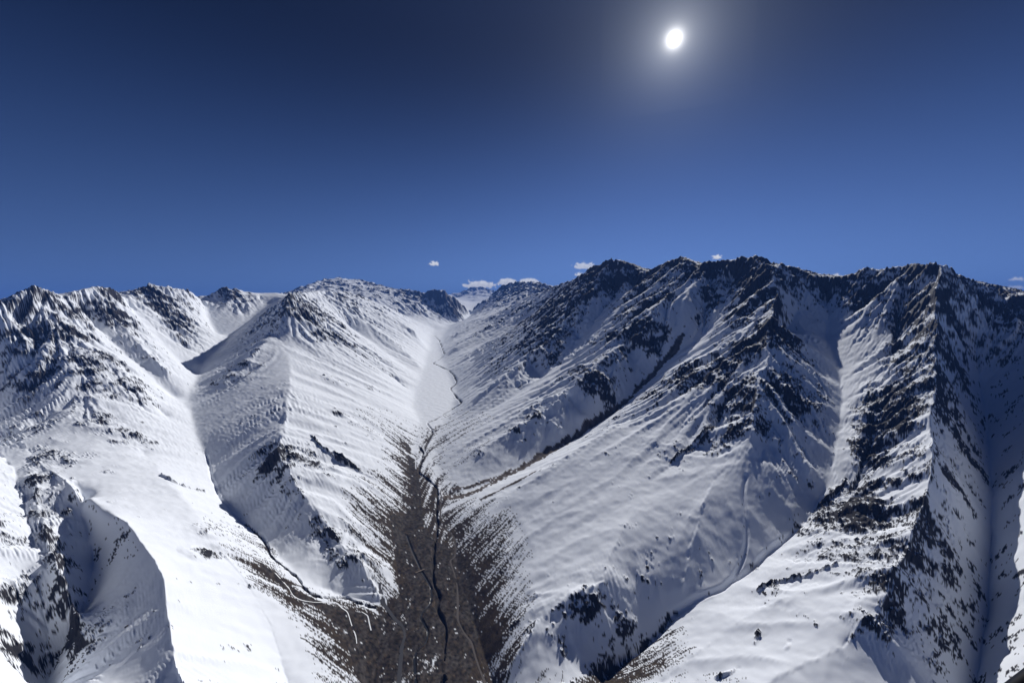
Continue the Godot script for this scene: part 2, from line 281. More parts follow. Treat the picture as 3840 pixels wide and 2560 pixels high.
func make_sky(to_sun: Vector3) -> PanoramaSkyMaterial:
	# thin high-mountain air: pale at the horizon, deep blue overhead, bright round the sun
	var w := 2048
	var h := 1024
	var data := PackedFloat32Array()
	data.resize(w * h * 3)
	var zenith := Vector3(0.0028, 0.0088, 0.037)
	var middle := Vector3(0.045, 0.108, 0.36)
	var low := Vector3(0.19, 0.36, 0.80)
	for y in h / 2 + 8:
		var up := PI * (0.5 - (y + 0.5) / h)
		var s := maxf(sin(up), 0.0)
		var base := low.lerp(middle, 1.0 - exp(-s * 6.0)).lerp(zenith, smoothstep(0.0, 0.56, s))
		for x in w:
			var round := TAU * (x + 0.5) / w
			var dir := Vector3(sin(round) * cos(up), sin(up), -cos(round) * cos(up))
			var c := dir.dot(to_sun)
			var a := acos(clampf(c, -1.0, 1.0))
			var glow := 0.37 * (1.0 + c * c) + 0.7 * exp(-a * 2.3)
			var v := base * glow
			var halo := 0.042 * exp(-a * 3.0) + 0.24 * exp(-a * 14.0)
			v += Vector3(0.75, 0.85, 1.0) * halo
			var n := (y * w + x) * 3
			data[n] = v.x
			data[n + 1] = v.y
			data[n + 2] = v.z
	for n in range((h / 2 + 8) * w, h * w):
		data[n * 3] = 0.25
		data[n * 3 + 1] = 0.30
		data[n * 3 + 2] = 0.40
	var im := Image.create_from_data(w, h, false, Image.FORMAT_RGBF, data.to_byte_array())
	im.resize(w * 2, h * 2, Image.INTERPOLATE_CUBIC)
	add_clouds(im, to_sun)
	var m := PanoramaSkyMaterial.new()
	m.panorama = ImageTexture.create_from_image(im)
	return m


func add_clouds(im: Image, to_sun: Vector3) -> void:
	var w := im.get_width()
	var h := im.get_height()
	var puffs := FastNoiseLite.new()
	puffs.seed = 31
	puffs.frequency = 1.0
	puffs.fractal_octaves = 4
	for k in CLOUDS.size():
		var c: Array = CLOUDS[k]
		var wide: float = c[3]
		var high: float = c[4]
		var bumpy_top := 0.15 if c[0] == "lens" else 0.75
		var x0 := int(floor((c[1] - wide * 1.3) / 360.0 * w))
		var x1 := int(ceil((c[1] + wide * 1.3) / 360.0 * w))
		var y0 := int(floor((90.0 - c[2] - high * 1.6) / 180.0 * h))
		var y1 := int(ceil((90.0 - c[2] + high * 1.6) / 180.0 * h))
		for y in range(y0, y1 + 1):
			for x in range(x0, x1 + 1):
				var a: float = ((x + 0.5) * 360.0 / w - c[1]) / wide
				var b: float = (90.0 - (y + 0.5) * 180.0 / h - c[2]) / high
				var n := puffs.get_noise_2d(a * wide / high * 0.7 + k * 9.0, b * 0.9)
				var level := 1.0 - sqrt(a * a + pow(b * (0.75 if b > 0.0 else 1.7), 2.0)) + n * bumpy_top
				var cover := smoothstep(0.0, 0.22, level)
				if cover > 0.0:
					var old := im.get_pixel(posmod(x, w), y)
					var shade := 0.74 + 0.10 * clampf(b, -1.0, 1.0) + 0.15 * n
					im.set_pixel(posmod(x, w), y, old.lerp(Color(shade, shade * 1.01, shade * 1.03), cover * (0.7 if c[0] == "flat" else 0.9)))
	# the dazzle round the sun
	var up := rad_to_deg(asin(to_sun.y))
	var east := rad_to_deg(atan2(to_sun.x, -to_sun.z))
	for y in range(int((90.0 - up - 7.0) / 180.0 * h), int((90.0 - up + 7.0) / 180.0 * h)):
		for x in range(int((east - 9.0) / 360.0 * w), int((east + 9.0) / 360.0 * w)):
			var e := PI * (0.5 - (y + 0.5) / h)
			var r := TAU * (x + 0.5) / w
			var a := acos(clampf(Vector3(sin(r) * cos(e), sin(e), -cos(r) * cos(e)).dot(to_sun), -1.0, 1.0))
			var add := 7.0 * exp(-a / 0.0058) + 0.35 * exp(-a / 0.03)
			var old := im.get_pixel(x, y)
			im.set_pixel(x, y, Color(old.r + add, old.g + add * 0.985, old.b + add * 0.96))


# ---------------------------------------------------------------- heights

func put_lines(lines: Array, w: int, h: int, field: int, values: PackedFloat32Array, fixed: PackedByteArray) -> void:
	var count := PackedFloat32Array()
	count.resize(w * h)
	var span := log(FAR / NEAR)
	for line in lines:
		var k := 0
		while k + 7 < line.size():
			var steps := 60
			for s in steps + 1:
				var t := float(s) / steps
				var x: float = lerpf(line[k], line[k + 4], t)
				var d: float = lerpf(line[k + 1], line[k + 5], t)
				var i := roundi((x / d + REACH) / (2.0 * REACH) * (w - 1))
				var j := roundi(log(d / NEAR) / span * (h - 1))
				if i < 0 or j < 0 or i >= w or j >= h:
					continue
				var n := j * w + i
				var v: float = lerpf(line[k + field], line[k + 4 + field], t)
				values[n] = (values[n] * count[n] + v) / (count[n] + 1.0)
				count[n] += 1.0
				fixed[n] = 1
			k += 4


func enlarge(a: PackedFloat32Array, w: int, h: int, w2: int, h2: int) -> PackedFloat32Array:
	var im := Image.create_from_data(w, h, false, Image.FORMAT_RF, a.to_byte_array())
	im.resize(w2, h2, Image.INTERPOLATE_CUBIC)
	return im.get_data().to_float32_array()


func stretch(lines: Array, field: int, finest: int, rounds: int, start: float) -> PackedFloat32Array:
	# a skin stretched over the lines: slopes run evenly from crests to gullies
	var a := PackedFloat32Array()
	var w0 := 0
	var h0 := 0
	for level in range(5, finest - 1, -1):
		var w := COARSE_X >> level
		var h := COARSE_Z >> level
		var v := PackedFloat32Array()
		v.resize(w * h)
		var fixed := PackedByteArray()
		fixed.resize(w * h)
		put_lines(lines, w, h, field, v, fixed)
		if w0 == 0:
			a.resize(w * h)
			a.fill(start)
		else:
			a = enlarge(a, w0, h0, w, h)
		for n in w * h:
			if fixed[n]:
				a[n] = v[n]
		var across := 2.0 * REACH / (w - 1)
		var along := log(FAR / NEAR) / (h - 1)
		var wx := 1.0 / (across * across)
		var wz := 1.0 / (along * along)
		var wt := 2.0 * (wx + wz)
		wx /= wt
		wz /= wt
		for r in (rounds if level > 0 else 12):
			for j in h:
				var up := -w if j > 0 else 0
				var down := w if j < h - 1 else 0
				for i in w:
					var n := j * w + i
					if fixed[n] == 0:
						var l := a[n - 1] if i > 0 else a[n]
						var q := a[n + 1] if i < w - 1 else a[n]
						a[n] += 1.6 * (wx * (l + q) + wz * (a[n + up] + a[n + down]) - a[n])
		w0 = w
		h0 = h
	return a


func erode(a: PackedFloat32Array, weak: PackedFloat32Array, rounds: int, strength: float) -> PackedFloat32Array:
	# running water and slides cut gullies down the steep slopes
	var w := COARSE_X
	var h := COARSE_Z
	var total := w * h
	var across := 2.0 * REACH / (w - 1)
	var along := log(FAR / NEAR) / (h - 1)
	var dist := PackedFloat32Array()   # eight neighbours for every column, per metre of distance
	var off := PackedInt32Array([-w - 1, -w, -w + 1, -1, 1, w - 1, w, w + 1])
	for i in w:
		var u := -REACH + across * i
		for q in 9:
			if q != 4:
				var di := q % 3 - 1
				var dj := int(q / 3.0) - 1
				dist.append(Vector2(across * di + u * along * dj, along * dj).length())
	var receiver := PackedInt32Array()
	receiver.resize(total)
	var flow := PackedFloat32Array()
	flow.resize(total)
	var reach_of := PackedFloat32Array()
	reach_of.resize(total)
	var wander := PackedFloat32Array()
	for q in 8192:
		wander.append(rng.randf_range(0.55, 1.0))
	for r in rounds:
		var keys := PackedInt64Array()
		keys.resize(total)
		for n in total:
			keys[n] = (int((a[n] + 3000.0) * 64.0) << 20) | n
		keys.sort()
		flow.fill(1.0)
		receiver.fill(-1)
		for j in range(1, h - 1):
			for i in range(1, w - 1):
				var n := j * w + i
				var best := 0.0
				var to := -1
				var far := 1.0
				var base := i * 8
				var here := a[n]
				for q in 8:
					var drop := (here - a[n + off[q]]) / dist[base + q] * wander[(n * 5 + q * 7919) & 8191]
					if drop > best:
						best = drop
						to = n + off[q]
						far = dist[base + q]
				receiver[n] = to
				reach_of[n] = far
		for m in range(total - 1, -1, -1):
			var n := keys[m] & 0xFFFFF
			var to := receiver[n]
			if to >= 0:
				flow[to] += flow[n]
		for m in total:
			var n := keys[m] & 0xFFFFF
			var to := receiver[n]
			if to >= 0 and a[to] < a[n]:
				var f := strength * sqrt(minf(flow[n], 300.0)) * along / reach_of[n] * smoothstep(0.3, 0.6, steep[n]) * weak[n]
				a[n] = (a[n] + f * a[to]) / (1.0 + f)
	return a


func fall_lines(skin: PackedFloat32Array, bare: PackedFloat32Array) -> void:
	# the way down every slope, in steps of the sheet
	var w := COARSE_X
	var h := COARSE_Z
	var across := 2.0 * REACH / (w - 1)
	var along := log(FAR / NEAR) / (h - 1)
	fall_i.resize(w * h)
	fall_j.resize(w * h)
	steep.resize(w * h)
	for j in h:
		var d := NEAR * exp(along * j)
		for i in w:
			var n := j * w + i
			var u := -REACH + across * i
			var gx := (skin[n + (1 if i < w - 1 else 0)] - skin[n - (1 if i > 0 else 0)]) / (2.0 * across * d)
			var gd := (skin[n + (w if j < h - 1 else 0)] - skin[n - (w if j > 0 else 0)]) / (2.0 * along * d) - u * gx
			var g := sqrt(gx * gx + gd * gd) + 1e-6
			steep[n] = g
			var fx := -gx / g
			var fd := -gd / g - 0.75 * smoothstep(0.02, 0.3, bare[n])   # streaks slant down the valley
			var f := sqrt(fx * fx + fd * fd) + 1e-6
			fall_j[n] = fd / f
			fall_i[n] = (fx - u * fd) / f * along / across


func fall_streaks(source: PackedFloat32Array, steps: int) -> PackedFloat32Array:
	# smears a pattern along the fall line of every slope
	var w := COARSE_X
	var h := COARSE_Z
	var out := PackedFloat32Array()
	out.resize(w * h)
	for j in h:
		for i in w:
			var n := j * w + i
			var sum := source[n]
			var weight := 1.0
			for way in 2:
				var sign := 1.0 if way == 0 else -1.0
				var a := float(i) + 0.5
				var b := float(j) + 0.5
				var m := n
				for s in steps:
					a += fall_i[m] * sign
					b += fall_j[m] * sign
					var ia := int(a)
					var ib := int(b)
					if a < 0.0 or b < 0.0 or ia >= w or ib >= h:
						break
					m = ib * w + ia
					sum += source[m]
					weight += 1.0
			out[n] = sum / weight
	var square := 0.0
	for n in w * h:
		square += out[n] * out[n]
	var scale_to := 1.0 / sqrt(square / (w * h))
	for n in w * h:
		out[n] = clampf(out[n] * scale_to, -2.5, 2.5)
	return out


func fine_streak(specks: PackedFloat32Array, i: int, j: int) -> float:
	# grains drawn out down the slope at one point of the sheet
	var sum := 0.0
	for way in 2:
		var sign := 1.0 if way == 0 else -1.0
		var a := i + 0.5
		var b := j + 0.5
		for s in 12:
			var m := mini(int(b) / FINE, COARSE_Z - 1) * COARSE_X + mini(int(a) / FINE, COARSE_X - 1)
			a = clampf(a + fall_i[m] * sign, 0.0, nx - 1.0)
			b = clampf(b + fall_j[m] * sign, 0.0, nz - 1.0)
			sum += specks[int(b) * nx + int(a)]
	return sum * 0.35


func world_pattern(seed_value: int, length: float, octaves: int) -> PackedFloat32Array:
	var f := FastNoiseLite.new()
	f.seed = seed_value
	f.noise_type = FastNoiseLite.TYPE_SIMPLEX
	f.frequency = 1.0
	f.fractal_octaves = octaves
	var w := COARSE_X
	var h := COARSE_Z
	var along := log(FAR / NEAR) / (h - 1)
	var out := PackedFloat32Array()
	out.resize(w * h)
	for j in h:
		var d := NEAR * exp(along * j)
		var turn := length / (3.2 * along)   # beyond this distance the pattern widens with the spacing of the sheet
		var k := 1.0 / length if d < turn else turn / d / length
		var z := d / length if d < turn else turn * (1.0 + log(d / turn)) / length
		for i in w:
			var x := d * (-REACH + 2.0 * REACH * i / (w - 1.0))
			out[j * w + i] = f.get_noise_2d(x * k, z)
	return out


func curve(points: Array, from: int) -> PackedVector2Array:
	# a smooth line through the points
	var c := Curve2D.new()
	var p := PackedVector2Array()
	for k in range(from, points.size(), 2):
		p.append(Vector2(points[k], points[k + 1]))
	for k in p.size():
		var t := (p[mini(k + 1, p.size() - 1)] - p[maxi(k - 1, 0)]) / 6.0
		c.add_point(p[k], -t, t)
	return c.tessellate(4, 3.0)


func stamp(line: PackedVector2Array, half: float, call_on: Callable) -> void:
	# call_on(number of the point of the sheet, distance to the line as a share of half, run along the line)
	var span := log(FAR / NEAR)
	var best := {}
	var run := 0.0
	for k in line.size() - 1:
		var a := line[k]
		var b := line[k + 1]
		var lo_d := minf(a.y, b.y) - half
		var hi_d := maxf(a.y, b.y) + half
		var j0 := maxi(int(log(maxf(lo_d, NEAR) / NEAR) / span * (nz - 1)), 0)
		var j1 := mini(int(log(maxf(hi_d, NEAR) / NEAR) / span * (nz - 1)) + 1, nz - 1)
		var long := a.distance_to(b)
		for j in range(j0, j1 + 1):
			var d := NEAR * exp(span * j / (nz - 1))
			var i0 := maxi(int(((minf(a.x, b.x) - half) / d + REACH) / (2.0 * REACH) * (nx - 1)), 0)
			var i1 := mini(int(((maxf(a.x, b.x) + half) / d + REACH) / (2.0 * REACH) * (nx - 1)) + 1, nx - 1)
			for i in range(i0, i1 + 1):
				var p := Vector2(d * (-REACH + 2.0 * REACH * i / (nx - 1.0)), d)
				var q := Geometry2D.get_closest_point_to_segment(p, a, b)
				var far := p.distance_to(q) / half
				if far <= 1.0:
					var n := j * nx + i
					if not best.has(n) or best[n].x > far:
						best[n] = Vector2(far, run + a.distance_to(q))
		run += long
	for n in best:
		call_on.call(n, best[n].x, best[n].y / maxf(run, 1.0))


func border(points: Array, rows: PackedFloat32Array) -> PackedFloat32Array:
	# for every row of the sheet, the x of a line that runs north
	var out := PackedFloat32Array()
	var k := 0
	for d in rows:
		while k + 3 < points.size() - 1 and points[k + 3] < d:
			k += 2
		var t: float = (d - points[k + 1]) / (points[k + 3] - points[k + 1])
		out.append(lerpf(points[k], points[k + 2], clampf(t, 0.0, 1.0)))
	return out


func make_terrain() -> void:
	var skin := stretch(LINES, 2, 0, 40, -300.0)
	stage("heights")
	var rock := stretch(LINES, 3, 1, 30, 0.3)
	var bare_lines := []
	for b in BARE:
		var line := []
		for k in range(1, b.size(), 2):
			line.append_array([b[k], b[k + 1], b[0], 0.0])
		bare_lines.append(line)
	var bare := stretch(bare_lines, 2, 0, 25, 0.0)
	stage("rock and bare ground")
	var w := COARSE_X
	var h := COARSE_Z
	for r in 8:   # wind and slides round off the snow, not the rock
		for j in range(1, h - 1):
			for i in range(1, w - 1):
				var n := j * w + i
				var soft := clampf(0.45 - 3.0 * rock[(mini(j >> 1, (h >> 1) - 1)) * (w >> 1) + mini(i >> 1, (w >> 1) - 1)], 0.0, 0.45)
				if soft > 0.0 and j > 110:
					skin[n] += soft * ((skin[n - 1] + skin[n + 1] + skin[n - w] + skin[n + w]) * 0.25 - skin[n])
	fall_lines(skin, bare)
	var bands := world_pattern(8, 420.0, 2)
	var salt := PackedFloat32Array()
	salt.resize(skin.size())
	for n in skin.size():
		salt[n] = rng.randf_range(-1.0, 1.0)
	var workers := []
	for job in [[world_pattern(3, 230.0, 3), 18], [world_pattern(4, 60.0, 2), 16], [salt, 18]]:
		var worker := Thread.new()
		worker.start(fall_streaks.bind(job[0], job[1]))
		workers.append(worker)
	var ribs: PackedFloat32Array = workers[0].wait_to_finish()
	var flutes: PackedFloat32Array = workers[1].wait_to_finish()
	var threads: PackedFloat32Array = workers[2].wait_to_finish()
	stage("streaks")
	var height := skin.duplicate()
	var weak := PackedFloat32Array()
	weak.resize(w * h)
	for j in h:
		var d := NEAR * exp(log(FAR / NEAR) * j / (h - 1.0))
		var big := clampf(d / 1800.0, 0.3, 8.0)
		for i in w:
			var n := j * w + i
			var r := rock[(mini(j >> 1, (h >> 1) - 1)) * (w >> 1) + mini(i >> 1, (w >> 1) - 1)]
			var s := smoothstep(0.12, 0.5, steep[n]) * (0.04 + 1.25 * r - 0.75 * r * r)
			weak[n] = clampf(1.9 * (r - 0.14), 0.0, 0.95)
			height[n] += s * big * (30.0 * (0.75 - absf(ribs[n])) + 1.2 * flutes[n] + 0.15 * threads[n])
	height = erode(height, weak, 7, 0.05)
	stage("eroded")
	nx = (COARSE_X - 1) * FINE + 1
	nz = (COARSE_Z - 1) * FINE + 1
	height = enlarge(height, w, h, nx, nz)
	rock = enlarge(rock, w >> 1, h >> 1, nx, nz)
	bare = enlarge(bare, w, h, nx, nz)
	ribs = enlarge(ribs, w, h, nx, nz)
	bands = enlarge(bands, w, h, nx, nz)
	flutes = enlarge(flutes, w, h, nx, nz)
	threads = enlarge(threads, w, h, nx, nz)
	stage("enlarged")
	var paint := PackedByteArray()
	paint.resize(nx * nz)
	var cut := PackedFloat32Array()
	cut.resize(nx * nz)
	var kinds := {"dirt_road": 1, "snow_road": 2, "snow_track": 2, "valley_road": 3, "river": 4, "canyon": 5, "gully": 6, "debris": 7, "scar": 8}
	for m in MARKS:
		var kind: int = kinds[m[0]]
		var deep: float = m[2]
		stamp(curve(m[3], 0), m[1] * (1.25 if kind == 7 else 1.0), func(n: int, far: float, run: float) -> void:
			if kind == 5:
				far /= (0.58 + 0.42 * sin(run * 83.0) * sin(run * 37.0 + 2.0)) * smoothstep(0.0, 0.06, run) * smoothstep(0.0, 0.06, 1.0 - run) + 0.02
			var profile := 1.0 - smoothstep(0.45 if kind == 5 else 0.1, 1.0, far)
			if kind <= 4:
				profile = 1.0
			if kind != 8 and absf(deep * profile) > absf(cut[n]):
				cut[n] = deep * profile
			if kind == 7:
				if far < 0.55 + 0.2 * threads[n] + 0.1 * flutes[n]:
					paint[n] = 7
			elif kind == 8:
				rock[n] += deep * (1.0 - far * far)
			elif kind == 5:
				if far < 0.8 + 0.15 * threads[n]:
					paint[n] = 5
			elif kind != 6:
				paint[n] = kind)
	stage("marks")
	var ps := PackedVector3Array()
	ps.resize(nx * nz)
	var bumps := FastNoiseLite.new()
	bumps.seed = 5
	bumps.noise_type = FastNoiseLite.TYPE_SIMPLEX
	bumps.frequency = 1.0 / 95.0
	bumps.fractal_octaves = 6
	bumps.fractal_gain = 0.66
	var grain := FastNoiseLite.new()
	grain.seed = 6
	grain.noise_type = FastNoiseLite.TYPE_SIMPLEX
	grain.frequency = 1.0 / 15.0
	grain.fractal_octaves = 3
	grain.fractal_gain = 0.65
	var crags := FastNoiseLite.new()
	crags.seed = 9
	crags.noise_type = FastNoiseLite.TYPE_SIMPLEX
	crags.frequency = 1.0 / 210.0
	crags.fractal_type = FastNoiseLite.FRACTAL_RIDGED
	crags.fractal_octaves = 4
	var waves := FastNoiseLite.new()
	waves.seed = 12
	waves.noise_type = FastNoiseLite.TYPE_SIMPLEX
	waves.frequency = 1.0 / 55.0
	waves.fractal_octaves = 2
	var mask := PackedFloat32Array()
	mask.resize(nx * nz)
	var fine := PackedFloat32Array()
	fine.resize(nx * nz)
	var rows := PackedFloat32Array()
	for j in nz:
		var d := NEAR * exp(log(FAR / NEAR) * j / (nz - 1.0))
		rows.append(d)
		var big := maxf(d / 3200.0, 1.0)
		var z := d if d < 3200.0 else 3200.0 * (1.0 + log(d / 3200.0))
		for i in nx:
			var n := j * nx + i
			var x := d * (-REACH + 2.0 * REACH * i / (nx - 1.0))
			var y := height[n]
			var r := rock[n]
			if r > 0.06:
				r = maxf(r + 0.4 * bands[n] * minf(r * 2.5, 1.0), 0.0)
			if r > 0.12:
				y += (minf(r, 1.0) - 0.12) * 24.0 * big * crags.get_noise_3d(x / big, y * 0.5 / big, z)
			var b := bumps.get_noise_3d(x / big, y * 1.5 / big, z)
			var g := grain.get_noise_3d(x / big, y * 1.2 / big, z)
			fine[n] = g
			var m := b * 1.15 + 0.45 * g + r * 1.5 - 0.96 + 0.1 * flutes[n] + 0.07 * threads[n]
			if x < -1500.0 and d < 6000.0:
				m += 0.25 * r * sin(y * 0.13 + 2.5 * b)
			mask[n] = m
			y += (0.8 + 1.2 * maxf(0.0, 0.25 - r)) * waves.get_noise_2d(x / big, z) * big - cut[n]
			if m > -0.1:
				y += minf(m + 0.1, 0.7) * 8.0 * minf(big, 4.0) * (1.0 + 0.6 * g)
			ps[n] = Vector3(x, y, -d)
	stage("relief")
	var ns := PackedVector3Array()
	ns.resize(nx * nz)
	var cs := PackedColorArray()
	cs.resize(nx * nz)
	var patches := FastNoiseLite.new()
	patches.seed = 17
	patches.noise_type = FastNoiseLite.TYPE_SIMPLEX
	patches.frequency = 1.0 / 38.0
	patches.fractal_octaves = 3
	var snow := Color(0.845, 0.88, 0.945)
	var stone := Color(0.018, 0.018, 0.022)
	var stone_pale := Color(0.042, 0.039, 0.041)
	var soil := Color(0.062, 0.045, 0.031)
	var soil_dark := Color(0.028, 0.022, 0.018)
	var gravel := Color(0.046, 0.04, 0.037)
	var specks := PackedFloat32Array()
	specks.resize(nx * nz)
	for n in nx * nz:
		specks[n] = rng.randf_range(-1.0, 1.0)
	for j in nz:
		var up := nx if j < nz - 1 else 0
		var down := nx if j > 0 else 0
		for i in nx:
			var n := j * nx + i
			var l := 1 if i > 0 else 0
			var q := 1 if i < nx - 1 else 0
			var v := (ps[n + q] - ps[n - l]).cross(ps[n + up] - ps[n - down]).normalized()
			ns[n] = v
			var g := fine[n]
			var c := snow
			if bare[n] > 0.12:
				var hair := fine_streak(specks, i, j)
				if bare[n] > 0.9:
					hair *= 0.3
				var open := bare[n] + 0.24 * hair + 0.1 * threads[n] + 0.12 * flutes[n] + 0.12 * g - 0.55
				if open > -0.07:
					var earth := soil.lerp(soil_dark, clampf(0.45 + 0.9 * g + 0.35 * hair, 0.0, 1.0))
					if bare[n] > 0.9:
						var patch := patches.get_noise_2d(ps[n].x, ps[n].z * 0.5)
						earth = earth.lerp(gravel, smoothstep(-0.2, 0.2, patch + 0.3 * hair))
						if patch < -0.2:
							earth = earth.lerp(Color(0.02, 0.019, 0.02), 0.6)
						var fleck := patches.get_noise_2d(ps[n].x * 2.6 + 900.0, ps[n].z * 2.6)
						earth = earth * (1.0 + 1.1 * fleck + 0.5 * specks[n] * fleck)
						if fleck + 0.35 * patches.get_noise_2d(ps[n].x * 0.7, ps[n].z * 0.5 + 500.0) > 0.87:
							earth = snow
					c = snow.lerp(earth, smoothstep(-0.07, 0.07, open))
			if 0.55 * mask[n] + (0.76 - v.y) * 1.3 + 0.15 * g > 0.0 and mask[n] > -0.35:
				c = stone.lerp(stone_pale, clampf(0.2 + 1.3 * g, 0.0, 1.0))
			match paint[n]:
				5:
					c = soil_dark.lerp(gravel, clampf(0.5 + g, 0.0, 1.0))
				7:
					c = Color(0.15, 0.128, 0.118).lerp(soil, clampf(0.4 + 0.5 * threads[n], 0.0, 1.0)) if threads[n] + 0.6 * g > -1.0 else snow
				8:
					c = Color(0.07, 0.06, 0.055)
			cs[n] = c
	stage("colours")
	sheet = ps
	bumpy = mask
	build_ground(ps, ns, cs, rows)


func build_ground(ps: PackedVector3Array, ns: PackedVector3Array, cs: PackedColorArray, rows: PackedFloat32Array) -> void:
	var west := border(FLOOR_WEST, rows)
	var east := border(FLOOR_EAST, rows)
	var stream := border(STREAM, rows)
	var ravine := border(RAVINE, rows)
	var names := ["valley_floor", "west_mountain", "spur_mountain", "east_mountain", "ravine_mountain", "far_mountains"]
	var index := []
	var taken := []
	var points := []
	var normals := []
	var colours := []
	for r in names.size():
		index.append(PackedInt32Array())
		points.append(PackedVector3Array())
		normals.append(PackedVector3Array())
		colours.append(PackedColorArray())
		var t := PackedInt32Array()
		t.resize(nx * nz)
		t.fill(-1)
		taken.append(t)
	for r in names.size():
		var at: PackedInt32Array = taken[r]
		var ix := PackedInt32Array()
		var pp := PackedVector3Array()
		var nn := PackedVector3Array()
		var cc := PackedColorArray()
		for j in nz - 1:
			var d := rows[j]
			var spans := []
			if d > 8200.0:
				if r == 5:
					spans = [0, nx - 1]
			else:
				var a := roundi((west[j] / d + REACH) / (2.0 * REACH) * (nx - 1))
				var b := roundi((east[j] / d + REACH) / (2.0 * REACH) * (nx - 1))
				var s := mini(roundi((stream[j] / d + REACH) / (2.0 * REACH) * (nx - 1)), a)
				var c := clampi(roundi((ravine[j] / d + REACH) / (2.0 * REACH) * (nx - 1)), b, nx - 1)
				if d < STREAM[1]:
					s = a
				if d < RAVINE[1]:
					c = b
				elif d > RAVINE[RAVINE.size() - 1]:
					c = nx - 1
				if d > 5050.0:
					s = 0
				spans = [[a, b], [0, s], [s, a], [b, c], [c, nx - 1], [0, 0]][r]
			if spans.is_empty():
				continue
			for i in range(spans[0], spans[1]):
				var n := j * nx + i
				var quad := [n, n + nx, n + 1, n + nx + 1]
				for q in 4:
					var p: int = quad[q]
					if at[p] < 0:
						at[p] = pp.size()
						pp.append(ps[p])
						nn.append(ns[p])
						cc.append(cs[p])
					quad[q] = at[p]
				ix.append(quad[0])
				ix.append(quad[1])
				ix.append(quad[2])
				ix.append(quad[2])
				ix.append(quad[1])
				ix.append(quad[3])
		if ix.is_empty():
			continue
		var arrays := []
		arrays.resize(Mesh.ARRAY_MAX)
		arrays[Mesh.ARRAY_VERTEX] = pp
		arrays[Mesh.ARRAY_NORMAL] = nn
		arrays[Mesh.ARRAY_COLOR] = cc
		arrays[Mesh.ARRAY_INDEX] = ix
		var mesh := ArrayMesh.new()
		mesh.add_surface_from_arrays(Mesh.PRIMITIVE_TRIANGLES, arrays)
		var o := MeshInstance3D.new()
		o.name = names[r]
		o.mesh = mesh
		o.material_override = ground_material()
		o.set_meta("kind", "structure")
		o.set_meta("label", GROUND_LABELS[r])
		o.set_meta("category", "valley" if r == 0 else "mountain")
		add_child(o)
		mountains[names[r]] = o
		if r >= 1 and r <= 4:
			find_rocks(names[r], ps, ns, taken[r], at)


func find_rocks(owner_name: String, ps: PackedVector3Array, ns: PackedVector3Array, _unused: PackedInt32Array, at: PackedInt32Array) -> void:
	# places where rock stands out of the snow of one mountain
	var found := 0
	var cells := {}
	for attempt in 60000:
		var j := int(pow(rng.randf(), 1.2) * nz * 0.62)
		var i := rng.randi_range(8, nx - 9)
		var n := j * nx + i
		if at[n] < 0 or bumpy[n] < 0.16 or ns[n].y > 0.93:
			continue
		var p := ps[n]
		if absf(p.x) > -p.z * 1.42:
			continue
		var key := Vector2i(i / 7, j / 6)
		if cells.has(key):
			continue
		cells[key] = true
		spots.append([owner_name, p, ns[n]])
		found += 1
		if found >= 170:
			break


func ground_material() -> StandardMaterial3D:
	if ground == null:
		ground = StandardMaterial3D.new()
		ground.vertex_color_use_as_albedo = true
		ground.roughness = 0.85
		ground.metallic_specular = 0.25
	return ground


# ---------------------------------------------------------------- things

func ground_at(x: float, d: float) -> float:
	var a := clampf((x / d + REACH) / (2.0 * REACH) * (nx - 1), 0.0, nx - 1.01)
	var b := clampf(log(d / NEAR) / log(FAR / NEAR) * (nz - 1), 0.0, nz - 1.01)
	var i := int(a)
	var j := int(b)
	var s := a - i
	var t := b - j
	var n := j * nx + i
	return lerpf(lerpf(sheet[n].y, sheet[n + 1].y, s), lerpf(sheet[n + nx].y, sheet[n + nx + 1].y, s), t)


func plain(colour: Color, rough: float) -> StandardMaterial3D:
	var m := StandardMaterial3D.new()
	m.albedo_color = colour.linear_to_srgb()
	m.roughness = rough
	m.metallic_specular = 0.3
	return m


func tag(o: Node, label: String, category: String, group := "", kind := "") -> void:
	o.set_meta("label", label)
	o.set_meta("category", category)
	if group:
		o.set_meta("group", group)
	if kind:
		o.set_meta("kind", kind)


